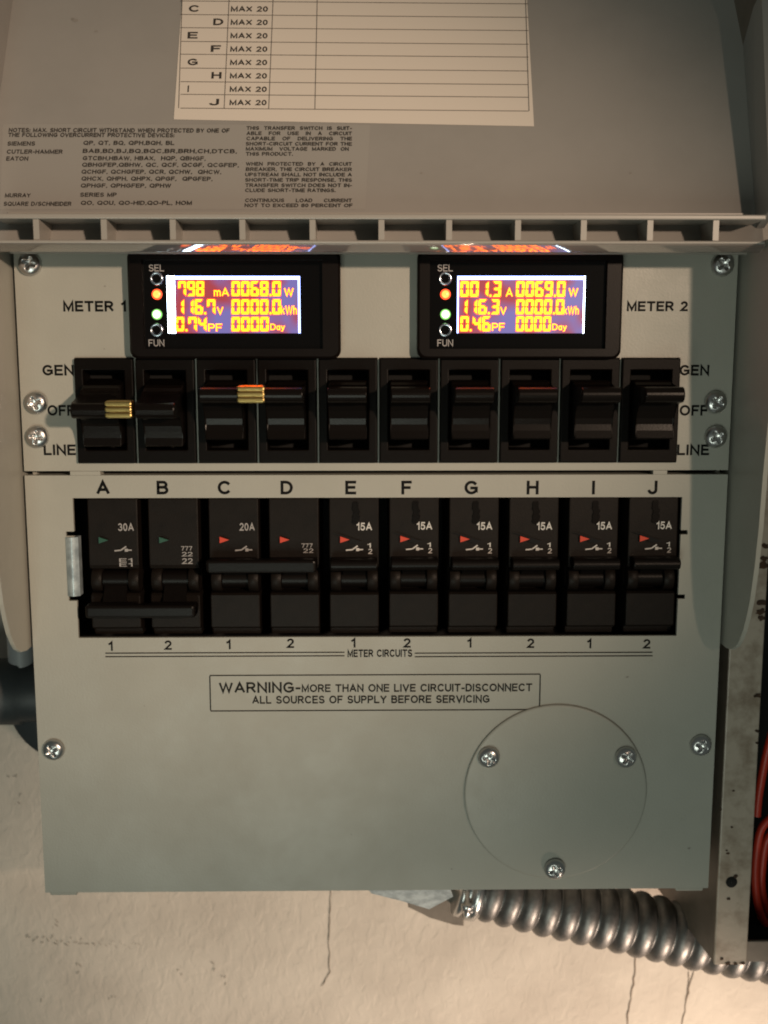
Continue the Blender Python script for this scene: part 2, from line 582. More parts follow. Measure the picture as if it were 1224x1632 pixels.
def ptext(mb, s, u0, u1, vc, hpx, y, bold=0.012, mi=0):
    """lettering on a plane facing the viewer; pixel extents measured on that plane"""
    if u1 is None:
        a = P(u0, vc, y)
        k = (P(u0 + 10, vc, y).x - a.x) / 10
        text(mb, s, a.x, None, P(u0, vc + hpx / 2, y).z, k * hpx, fr(y), bold, mi)
    else:
        a, b = P(u0, vc + hpx / 2, y), P(u1, vc + hpx / 2, y)
        t = P(u0, vc - hpx / 2, y)
        text(mb, s, a.x, b.x, a.z, t.z - a.z, fr(y), bold, mi)


# ================================================================== WALL
WY = 0.092
mb = MB()
mb.box(-1.2, 1.2, WY, WY + 0.10, -1.1, 1.1)
wall = mb.build('wall', M['wall'])
tag(wall, 'cream plastered wall behind the grey switch box, rough and finely cracked', 'wall', kind='structure')


def strip(pts, wd, y, m, name, parent):
    b_ = MB()
    W = [P(u, v, y) for u, v in pts]
    L, Rr = [], []
    for i, p in enumerate(W):
        t = (W[min(i + 1, len(W) - 1)] - W[max(i - 1, 0)]).normalized()
        nrm = Vector((t.z, 0, -t.x))
        ww = wd * (0.6 + 0.8 * random.random()) * (0.35 if i in (0, len(W) - 1) else 1)
        L.append(p + nrm * ww)
        Rr.append(p - nrm * ww)
    n = len(W)
    b_.add(L + Rr, [(i, i + 1, n + i + 1, n + i) for i in range(n - 1)])
    return b_.build(name, m, parent)


def wiggle(a, b, n, amp):
    out = []
    off = 0
    for i in range(n + 1):
        t = i / n
        off = off * 0.7 + random.uniform(-amp, amp)
        out.append((a[0] + (b[0] - a[0]) * t + off, a[1] + (b[1] - a[1]) * t))
    return out


strip(wiggle((528, 1408), (526, 1545), 16, 1.6) + wiggle((525, 1549), (512, 1572), 4, 1.2), 0.00026, WY - 0.0004, M['crack'], 'crack', wall)
strip(wiggle((1014, 1520), (998, 1650), 16, 2.0), 0.00034, WY - 0.0004, M['crack'], 'crack', wall)
strip(wiggle((1108, 1545), (1084, 1650), 14, 2.0), 0.00030, WY - 0.0004, M['crack'], 'crack', wall)
strip(wiggle((1098, 1548), (1092, 1600), 8, 1.5), 0.00022, WY - 0.0004, M['crack'], 'crack', wall)
b_ = MB()                                     # faint pencilled scrawl on the plaster
for k in range(34):
    u = 42 + k * 5.4 + random.uniform(-2, 2)
    v = 1497 + k * 0.25 + random.uniform(-4, 4)
    a, c = P(u, v, WY - 0.0004), P(u + random.uniform(2, 7), v + random.uniform(-6, 6), WY - 0.0004)
    d = (c - a).normalized()
    nn = Vector((d.z, 0, -d.x)) * (0.00035 * max(0.25, 1 - k / 40))
    b_.quad(a - nn * 0.3, c - nn * 0.3, c + nn, a + nn)
for (u, v) in ((180, 1590), (65, 1590), (20, 1243), (28, 1275), (285, 1548), (345, 1540), (125, 1545), (90, 1472), (360, 1560)):
    for q in range(3):
        a = P(u + random.uniform(-6, 6), v + random.uniform(-8, 8), WY - 0.0004)
        c = a + Vector((random.uniform(-.0015, .0015), 0, random.uniform(-.002, .002)))
        d = (c - a).normalized()
        nn = Vector((d.z, 0, -d.x)) * 0.0003
        b_.quad(a - nn * 0.4, c - nn * 0.2, c + nn, a + nn)
b_.build('pencil_scrawl', M['graphite'], wall)

# ================================================================== TRANSFER SWITCH BOX
XL = P(39, 757).x
XR = P(1160, 757).x
ZTOP = P(600, 396).z          # top of the front plate, under the lid lip
ZU = P(600, 750).z            # lower edge of the upper plate
ZL = P(600, 757).z            # upper edge of the lower plate
ZB = P(600, 1419).z           # bottom of the box
XC = (XL + XR) / 2
root = empty('transfer_switch_box', (XC, WY, ZB))
tag(root, 'grey generator transfer switch box with ten toggles, ten breakers and two lit meters, lid open', 'switch box')

# enclosure: five sided steel shell behind the plates
mb = MB()
g = 0.0022
mb.box(XL + g, XL + g + 0.0016, 0.004, WY - 0.001, ZB + 0.003, ZTOP + 0.012)
mb.box(XR - g - 0.0016, XR - g, 0.004, WY - 0.001, ZB + 0.003, ZTOP + 0.012)
mb.box(XL + g + 0.0017, XR - g - 0.0017, 0.004, WY - 0.001, ZB + 0.0035, ZB + 0.005)
mb.box(XL + g + 0.0017, XR - g - 0.0017, 0.004, WY - 0.001, ZTOP + 0.010, ZTOP + 0.0115)
mb.box(XL + g + 0.0017, XR - g - 0.0017, 0.050, 0.0515, ZB + 0.0055, ZTOP + 0.0095, mi=1)
mb.build('enclosure', [M['paint'], M['dark']], root)

# side cheeks with a rounded lower end
PROF = [(560, .0415), (740, .0360), (820, .0345), (880, .0322), (934, .0290), (960, .0262), (984, .0230), (1003, .0194), (1015, .0158), (1024, .0108), (1028, .0046)]
for sx, xx in ((-1, XL - 0.0022), (1, XR + 0.0022)):
    poly = [(0.030, ZTOP + 0.001), (-0.0445, ZTOP + 0.001)]
    poly += [(-p, P(1165, v, 0).z) for v, p in PROF]
    poly += [(0.030, P(1165, 1029, 0).z)]
    mb = MB()
    mb.prism(poly, xx - 0.0009, xx + 0.0009, r=0.0004)
    mb.build('side_flange', M['paint'], root)

# ---------------------------------------------------------------- upper plate with switch openings
SW_C = [P(169, 654).x, P(1034, 654).x]
SW_P = (SW_C[1] - SW_C[0]) / 9
SZ0, SZ1 = P(600, 738).z, P(600, 570).z
SWX = [SW_C[0] + SW_P * i for i in range(10)]
gap = 0.00028
holes = [(x - SW_P / 2 + gap, x + SW_P / 2 - gap, SZ0, SZ1) for x in SWX]
mb = MB()
mb.plate(XL, XR, ZU, ZTOP, 0.0, 0.0022, holes, bev=0.0)
mb.box(XL, XL + 0.0016, 0.0024, 0.018, ZU, ZTOP)
mb.box(XR - 0.0016, XR, 0.0024, 0.018, ZU, ZTOP)
mb.box(XL + 0.0018, XR - 0.0018, 0.0024, 0.016, ZU, ZU + 0.0014)
upper = mb.build('switch_plate', M['paint'], root)
for a, b in ((112, 160), (1041, 1063)):
    with piece('hinge_tab', M['paint'], root) as mb:
        mb.box(P(a, 753).x, P(b, 753).x, -0.0002, 0.006, ZL + 0.0001, ZU - 0.0001)

Y_ = -0.00012


def label_piece(parent, m, *args, name='lettering'):
    with piece(name, m, parent) as b:
        ptext(b, *args)


label_piece(upper, M['ink'], 'METER 1', 101, 201, 488, 17, Y_, 0.026)
label_piece(upper, M['ink'], 'METER 2', 999, 1096, 488, 16, Y_, 0.026)
for s, v, a, b, c, d in (('GEN', 590, 68, 118, 1083, 1130), ('OFF', 654, 76, 119, 1083, 1128), ('LINE', 717, 70, 121, 1079, 1130)):
    label_piece(upper, M['ink'], s, a, b, v, 17, Y_, 0.024)
    label_piece(upper, M['ink'], s, c, d, v, 17, Y_, 0.024)

# ---------------------------------------------------------------- lower plate with breaker opening
BX0, BX1 = P(118, 850).x, P(1085, 850).x
BZ0, BZ1 = P(600, 1015).z, P(600, 793).z
za, zb_, zc, zd = P(600, 846).z, P(600, 853).z, P(600, 949).z, P(600, 956).z
mb = MB()
nl, nr = P(105, 850).x, P(1096, 850).x
holes = [(BX0, BX1, BZ0, BZ1), (nl, BX0 + 0.0005, zb_, za), (nl, BX0 + 0.0005, zd, zc),
         (BX1 - 0.0005, nr, zb_, za), (BX1 - 0.0005, nr, zd, zc)]
mb.plate(XL, XR, ZB, ZL, 0.0, 0.0016, holes, bev=0.0)
# folded edges of the plate, rounded where they turn back
rr = 0.0028
mb.box(XL, XL + 0.0015, 0.0018, 0.026, ZB, ZL)
mb.box(XR - 0.0015, XR, 0.0018, 0.026, ZB, ZL)
mb.box(XL + 0.0017, XR - 0.0017, 0.0018, 0.022, ZL - 0.0013, ZL)
mb.box(XL + 0.0017, XR - 0.0017, 0.0018, 0.030, ZB, ZB + 0.0013)
lower = mb.build('breaker_plate', M['paint'], root)
for a, b in ((78, 122), (1078, 1122)):
    with piece('bottom_tab', M['paint'], root) as mb:
        mb.box(P(a, 1419).x, P(b, 1419).x, 0.001, 0.012, ZB - 0.0020, ZB - 0.0001, 0.0007)
# curled spring tab at the left of the opening
mb = MB()
c0 = P(119, 901).x
n = 12
poly = [(c0 - 0.0032 + 0.0052 * t / n, -0.0004 - 0.0016 * math.sin(math.pi * t / n)) for t in range(n + 1)]
poly += [(c0 + 0.0020, 0.004), (c0 + 0.0012, 0.004)]
bm = bmesh.new()
z0_, z1_ = zc + 0.0004, zb_ - 0.0004
A = [bm.verts.new((p[0], p[1], z0_)) for p in poly]
B = [bm.verts.new((p[0], p[1], z1_)) for p in poly]
bm.faces.new(A); bm.faces.new(B[::-1])
for i in range(len(poly)):
    bm.faces.new((A[i], B[i], B[(i + 1) % len(poly)], A[(i + 1) % len(poly)]))
mb.frombm(bm, 0)
mb.build('spring_tab', M['galv'], root)

for s, u in zip('ABCDEFGHIJ', (164, 259, 357, 457, 559, 648, 751, 849, 946, 1040)):
    label_piece(lower, M['ink'], s, u, None, 777, 22, Y_, 0.024)
for s, u, v in zip('1212121212', (176, 267, 364, 462, 563, 648, 748, 845, 939, 1030), (1029.5, 1028, 1027, 1025, 1024.3, 1024.5, 1024.5, 1025, 1025.5, 1026)):
    label_piece(lower, M['ink'], s, u, None, v, 15.5, Y_, 0.020)
label_piece(lower, M['ink'], 'METER CIRCUITS', 554, 657, 1041.3, 12, Y_, 0.022)
for a, b in ((168, 549), (661, 1040)):
    with piece('double_rule', M['ink'], lower) as mb:
        for v in (1041.0, 1046.6):
            p, q = P(a, v, Y_), P(b, v - 1.4, Y_)
            hh = 0.00024
            zz = (p.z + q.z) / 2
            mb.quad(Vector((p.x, Y_, zz - hh)), Vector((q.x, Y_, zz - hh)), Vector((q.x, Y_, zz + hh)), Vector((p.x, Y_, zz + hh)))
mb = MB()
ptext(mb, 'WARNING-', 349, 479, 1096, 17, Y_, 0.018)
ptext(mb, 'MORE THAN ONE LIVE CIRCUIT-DISCONNECT', 481, 848, 1097, 12.5, Y_, 0.020)
ptext(mb, 'ALL SOURCES OF SUPPLY BEFORE SERVICING', 402, 780, 1115.5, 12.5, Y_, 0.020)
p, q = P(334, 1076.5, Y_), P(863, 1074.5, Y_)
p2, q2 = P(336, 1134, Y_), P(858, 1130, Y_)
x0, x1, z1, z0 = (p.x + p2.x) / 2, (q.x + q2.x) / 2, (p.z + q.z) / 2, (p2.z + q2.z) / 2
t = 0.00026
for a in ((x0, x1, z1 - t, z1 + t), (x0, x1, z0 - t, z0 + t), (x0 - t, x0 + t, z0 + t, z1 - t), (x1 - t, x1 + t, z0 + t, z1 - t)):
    mb.quad(Vector((a[0], Y_, a[2])), Vector((a[1], Y_, a[2])), Vector((a[1], Y_, a[3])), Vector((a[0], Y_, a[3])))
mb.build('warning_notice', M['engrave'], lower)

# round knockout cover
mb = MB()
c = P(885, 1262, 0)
rad = (P(1030, 1262).x - P(740, 1262).x) / 2
mb.lathe((c.x, 0.0001, c.z), (0, -1, 0), [(rad - 0.0006, 0), (rad - 0.0006, 0.0004), (rad, 0.00045), (rad, 0.0009), (rad - 0.0004, 0.00125), (rad - 0.0010, 0.00135), (0.0001, 0.00135)], n=120, cap=False)
cover = mb.build('cover_disc', M['paint'], root)


random.seed(21)
for (u, v, r) in ((1000, 1079, 0.0007), (166, 556, 0.0004), (167, 456, 0.0005), (1098, 1352, 0.0009), (720, 1385, 0.0004), (560, 1330, 0.0003), (230, 1125, 0.0003), (640, 505, 0.0003)):
    p = P(u, v, 0)
    pl = upper if v < 750 else lower
    bb = MB()
    n_ = 10
    ph = [random.uniform(0.5, 1.3) for _ in range(n_)]
    bb.add([Vector((p.x + r * ph[i] * math.cos(2 * math.pi * i / n_), -0.00008, p.z + 0.6 * r * ph[i] * math.sin(2 * math.pi * i / n_))) for i in range(n_)], [list(range(n_))])
    bb.build('scuff', M['scuff'], pl)

# ---------------------------------------------------------------- screws
def screw_mesh(rad=0.0047):
    b = MB()
    nr_, na = 18, 48
    vs_, fs = [], []
    for i in range(nr_ + 1):
        r = rad * i / nr_
        for k in range(na):
            a = 2 * math.pi * k / na
            x, z = r * math.cos(a), r * math.sin(a)
            h = 0.0026 * math.sqrt(max(0, 1 - (r / rad) ** 2.6)) + 0.0004
            wd = 0.00062 * (1.25 - 0.5 * r / rad)
            if r < rad * 0.60 and (abs(x) < wd or abs(z) < wd):
                h -= 0.0017 * (1 - (r / (rad * 0.62)) ** 2)
            vs_.append((x, -h, z))
    for i in range(nr_):
        for k in range(na):
            fs.append((i * na + k, i * na + (k + 1) % na, (i + 1) * na + (k + 1) % na, (i + 1) * na + k))
    b.add(vs_, fs, 0, True)
    return b


proto = None
for i, (u, v, y, ang) in enumerate(((48, 421, 0, 20), (1151, 422, 0, 50), (58, 642, 0, 70), (60, 696, 0, 10), (1140, 641, 0, 35), (1140, 696, 0, 60),
                                    (86, 1194, 0, 62), (1116, 1187, 0, 25), (779, 1206, -0.0014, 8), (997, 1206, -0.0014, 33), (884, 1384, -0.0014, 70))):
    p = P(u, v, y)
    if proto is None:
        proto = screw_mesh().build('screw', M['zinc'], root, at=(0, 0, 0))
        o = proto
    else:
        o = proto.copy()
        COL.objects.link(o)
        o.parent = root
    o.location = Vector((p.x, y - 0.0001, p.z)) - wloc(root)
    o.rotation_euler = (R_(random.uniform(-4, 4)), R_(ang), R_(random.uniform(-4, 4)))

# ---------------------------------------------------------------- toggle switches
SZC = (SZ0 + SZ1) / 2


def arc(cx, cy, r, a0, a1, n):
    return [(cx + r * math.cos(R_(a0 + (a1 - a0) * i / n)), cy + r * math.sin(R_(a0 + (a1 - a0) * i / n))) for i in range(n + 1)]


def rocker_profile(rot):
    tip = arc(-0.0215, 0.0073, 0.0031, 80, 280, 12)
    pts = [(0.008, 0.0125), (-0.0030, 0.0125), (-0.0048, 0.0118), (-0.0062, 0.0108), (-0.0085, 0.0103), (-0.013, 0.0102)]
    pts += tip
    pts += [(-0.0170, 0.0037), (-0.0138, 0.0028), (-0.0118, 0.0006), (-0.0100, -0.0026), (-0.0097, -0.0050), (-0.0101, -0.0075), (-0.0109, -0.0104), (-0.0104, -0.0110), (0.008, -0.0128)]
    ca, sa = math.cos(R_(rot)), math.sin(R_(rot))
    out = []
    for y, z in pts:
        y -= 0.004
        out.append((0.004 + y * ca - z * sa, SZC + y * sa + z * ca))
    return out


def make_switch(x, rot):
    W2 = SW_P / 2 - 0.0005
    hx0, hx1 = -SW_P * 0.335, SW_P * 0.335
    hz0, hz1 = P(600, 716).z, P(600, 590).z
    b = MB()
    b.plate(x - W2, x + W2, SZ0 + 0.0003, SZ1 - 0.0003, -0.0020, 0.012, [(x + hx0, x + hx1, hz0, hz1)], bev=0.0005)
    b.box(x - W2 + 0.001, x + W2 - 0.001, 0.0102, 0.0115, SZ0 + 0.0008, SZ1 - 0.0008, mi=1)
    body = b.build('toggle_switch', [M['black'], M['dark']], root, at=(x, 0, SZC))
    b = MB()
    b.prism(rocker_profile(rot), x + hx0 + 0.0006, x + hx1 - 0.0006, r=0.0005)
    b.build('handle', M['handle'], body, at=(x, 0, SZC))
    return body


sw_off = make_switch(SWX[0], 13)
tag(sw_off, 'black toggle in the middle OFF position')
copy_tree(sw_off, root, (SW_P, 0, 0))
sw_on = make_switch(SWX[2], 0)
for i in range(3, 10):
    c = copy_tree(sw_on, root, (SW_P * (i - 2), 0, 0))


# brass ties joining the first two pairs of handles
def tie(u0, u1, vc, name='handle_tie'):
    b = MB()
    a, e = P(u0, vc, -0.0225), P(u1, vc, -0.0225)
    for dz in (-0.00215, 0.0, 0.00215):
        b.box(a.x, e.x, -0.0262, -0.0222, a.z + dz - 0.00095, a.z + dz + 0.00095, 0.0006)
    b.box(a.x + 0.0003, e.x - 0.0003, -0.0252, -0.0190, a.z - 0.0034, a.z + 0.0034, 0.0006)
    b.build(name, M['brass'], root)


tie(170, 213, 652)
tie(379, 423, 628)

# ---------------------------------------------------------------- circuit breakers
BR_U = (180, 1040)
BRX0, BRX1 = P(181, 900).x, P(1040, 900).x
BR_P = (BRX1 - BRX0) / 9
bz = lambda v: P(600, v, 0).z
BW = 0.0208


def make_breaker(x, on, ind, lines, faded=False, wide=None):
    b = MB()
    h2 = BW / 2
    poly = [(0.045, bz(790)), (0.0022, bz(790)), (0.0016, bz(797)), (0.0008, bz(900)), (0.0016, bz(906)), (0.0085, bz(908)), (0.0085, bz(944)),
            (0.0022, bz(946)), (0.0012, bz(949)), (0.0012, bz(999)), (0.0020, bz(1002)), (0.0055, bz(1003)), (0.0055, bz(1014)), (0.045, bz(1014))]
    b.prism(poly, x - h2, x + h2, r=0.0005)
    body = b.build('circuit_breaker', M['breaker'], root, at=(x, 0, bz(900)))
    # hubs at the sides and the barrel between them
    b = MB()
    zc_ = bz(926)
    for s in (-1, 1):
        xa = x + s * (h2 - 0.0005)
        xb = x + s * (h2 - 0.0048)
        b.lathe((min(xa, xb), 0.0060, zc_), (1, 0, 0), [(0.0052, 0), (0.0054, 0.0002), (0.0054, 0.0041), (0.0052, 0.0043)], n=28)
    b.build('pivot_hub', M['breaker'], body, at=(x, 0, zc_))
    b = MB()
    b.lathe((x - h2 + 0.005, 0.0062, zc_), (1, 0, 0), [(0.0040, 0), (0.0040, BW - 0.010)], n=24)
    b.build('barrel', M['breakerhandle'], body, at=(x, 0, zc_))
    # handle
    b = MB()
    s = 1 if on else -1
    ht = bz(896) if on else bz(965)
    tipy = -0.0068
    pr = arc(tipy + 0.0012, ht, 0.0025, 90 if on else 270, 270 if on else 90, 10)
    if not on:
        pr = arc(tipy + 0.0012, ht, 0.0028, 270, 90, 10)
    bar = pr + [(-0.0006, ht - s * 0.0022), (0.0004, ht), (-0.0006, ht + s * 0.0024)]
    b.prism(bar, x - h2 + 0.0006, x + h2 - 0.0006, r=0.0005)
    neck = [(0.0075, zc_ + s * 0.0005), (0.0060, zc_ + s * 0.0045), (-0.0012, ht + s * 0.0012), (-0.0022, ht - s * 0.0015), (0.0042, zc_ + s * 0.0008)]
    b.prism(neck, x - h2 * 0.46, x + h2 * 0.46)
    b.build('handle', M['breakerhandle'], body, at=(x, 0, ht))
    # printed marks
    k = (P(510, 860).x - P(500, 860).x) / 10
    b = MB()
    yy = 0.00025

    def X(d): return x + d * k
    if 'amps' in lines:
        a = lines['amps']
        text(b, a, X(4 if a == '15A' else 9), X(29 if a == '15A' else 34), bz(845.5), k * 12.5, fr(yy), 0.016)
    if lines.get('sym'):
        so = lines.get('shift', 2)
        for (a0, z0, a1, z1, t_) in ((0, 877, 12, 876, 1.1), (12, 876, 22, 870, 1.1), (19, 876, 25, 876, 2.4), (25, 876, 32, 876, 1.0)):
            p, q = Vector((X(a0 * 0.86 + so), yy, bz(z0))), Vector((X(a1 * 0.86 + so), yy, bz(z1)))
            d = (q - p).normalized()
            nn = Vector((-d.z, 0, d.x)) * (k * t_)
            b.quad(p - nn, q - nn, q + nn, p + nn)
    for (a0, a1, v0, v1, s_) in lines.get('text', ()):
        text(b, s_, X(a0), X(a1), bz(v1), bz(v0) - bz(v1), fr(yy), 0.01)
    b.build('marking', M['dimwhite'] if faded else M['white'], body, at=(x, 0, bz(860)))
    b = MB()
    tri = [(X(-22), bz(855)), (X(-7), bz(860)), (X(-22), bz(865))] if True else None
    b.prism(tri, -0.0002, 0.0006, axis='Y')
    b.build('indicator', M['indgreen'] if ind == 'g' else M['indred'], body, at=(x, 0, bz(860)))
    if lines.get('amps') == '15A':
        b = MB()
        n_ = 9
        L_, R2 = [], []
        for i in range(n_ + 1):
            v_ = 800 + 36 * i / n_
            L_.append(Vector((X(-2 + random.uniform(-1.6, 1.6)), yy + 0.0011 - 0.00035 * i / n_ - 0.0003, bz(v_))))
            R2.append(Vector((X(8 + random.uniform(-2.0, 2.0)), yy + 0.0011 - 0.00035 * i / n_ - 0.0003, bz(v_))))
        b.add(L_ + R2, [(i, i + 1, n_ + 2 + i, n_ + 1 + i) for i in range(n_)])
        b.build('smudge', M['handle'], body, at=(x, 0, bz(820)))
        b = MB()
        pts = [(-36, 849), (-20, 852.5), (14, 864), (2, 867), (-9, 864.5), (-6, 860), (-21, 854.5)]
        b.add([Vector((X(a), yy - 0.00002, bz(v_))) for a, v_ in pts], [list(range(len(pts)))])
        b.build('slot', M['dark'], body, at=(x, 0, bz(860)))
    return body


BXS = [BRX0 + BR_P * i for i in range(10)]
br = make_breaker(BXS[0], False, 'g', {'amps': '30A', 'sym': True, 'text': ((9, 30, 889, 895, 'E1'), (9, 30, 896, 902, 'E1'))}, True)
br['label'] = 'switched off breaker with green arrow, marked 30A'
br = make_breaker(BXS[1], False, 'g', {'text': ((12, 30, 870, 877, '777'), (12, 30, 879, 886, '22'), (12, 30, 889, 898, '22'))}, True)
br['label'] = 'switched off breaker with green arrow and rows of small figures'
br = make_breaker(BXS[2], True, 'r', {'amps': '20A', 'sym': True}, True)
br['label'] = 'switched on breaker with red arrow, marked 20A'
br = make_breaker(BXS[3], True, 'r', {'text': ((12, 30, 866, 873, '777'), (14, 31, 874, 881, '22'))}, True)
br['label'] = 'switched on breaker with red arrow and small figures only'
br15 = make_breaker(BXS[4], True, 'r', {'amps': '15A', 'sym': True, 'shift': -13, 'text': ((21, 27, 866, 873, '1'), (22, 29, 874.5, 883, '2'))})
for i in range(5, 10):
    copy_tree(br15, root, (BR_P * (i - 4), 0, random.uniform(-0.0002, 0.0003)))


def breaker_tie(i, vc, name='breaker_handle_tie'):
    b = MB()
    z = bz(vc)
    b.box(BXS[i] - BW / 2 - 0.0001, BXS[i + 1] + BW / 2 - 0.0006, -0.0089, -0.0035, z - 0.0029, z + 0.0027, 0.0013, 3)
    b.build(name, M['breakerhandle'], root)


breaker_tie(0, 966)
breaker_tie(2, 896)

# ---------------------------------------------------------------- meters
SEG = {'0': 'abcdef', '1': 'bc', '2': 'abged', '3': 'abgcd', '4': 'fgbc', '5': 'afgcd', '6': 'afgedc', '7': 'abcf', '8': 'abcdefg', '9': 'abcdfg'}


def seg_poly(s, w, h, t):
    g_ = t * 0.16
    m = h / 2
    if s == 'a': return [(g_, h), (w - g_, h), (w - t, h - t), (t, h - t)]
    if s == 'd': return [(g_, 0), (t, t), (w - t, t), (w - g_, 0)]
    if s == 'g': return [(t * .5, m), (t, m + t * .5), (w - t, m + t * .5), (w - t * .5, m), (w - t, m - t * .5), (t, m - t * .5)]
    if s == 'f': return [(0, h - g_), (t, h - t - g_), (t, m + t * .5), (t * .45, m + g_), (0, m + g_)]
    if s == 'e': return [(0, g_), (0, m - g_), (t * .45, m - g_), (t, m - t * .5), (t, t + g_)]
    if s == 'b': return [(w, h - g_), (w, m + g_), (w - t * .45, m + g_), (w - t, m + t * .5), (w - t, h - t - g_)]
    if s == 'c': return [(w, g_), (w - t, t + g_), (w - t, m - t * .5), (w - t * .45, m - g_), (w, m - g_)]


def seg_text(mb, s, u0, u1, v0, v1, y):
    a, b = P(u0, v1, y), P(u1, v1, y)
    H = P(u0, v0, y).z - a.z
    units = sum(0.30 if ch == '.' else 1.0 for ch in s)
    cw = (b.x - a.x) / units
    w_, t_ = cw * 0.88, cw * 0.27
    x = a.x
    for ch in s:
        if ch == '.':
            c = (x + cw * 0.02, a.z)
            for lay, gr in ((0, 0), (1, cw * 0.05)):
                q = [(c[0] - gr, c[1] - gr), (c[0] + cw * .2 + gr, c[1] - gr), (c[0] + cw * .2 + gr, c[1] + cw * .22 + gr), (c[0] - gr, c[1] + cw * .22 + gr)]
                yy = y - (0.00012 if lay == 0 else 0)
                mb.add([Vector((p[0], yy, p[1])) for p in q], [(0, 1, 2, 3)], lay)
            x += cw * 0.30
            continue
        for sg in SEG[ch]:
            poly = seg_poly(sg, w_, H, t_)
            cx, cz = sum(p[0] for p in poly) / len(poly), sum(p[1] for p in poly) / len(poly)
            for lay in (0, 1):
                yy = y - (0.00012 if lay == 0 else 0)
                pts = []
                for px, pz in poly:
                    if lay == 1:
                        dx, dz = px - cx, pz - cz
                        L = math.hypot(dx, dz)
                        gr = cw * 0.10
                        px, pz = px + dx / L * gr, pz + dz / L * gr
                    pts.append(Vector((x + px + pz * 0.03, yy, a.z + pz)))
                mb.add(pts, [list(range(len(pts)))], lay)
        x += cw
    return


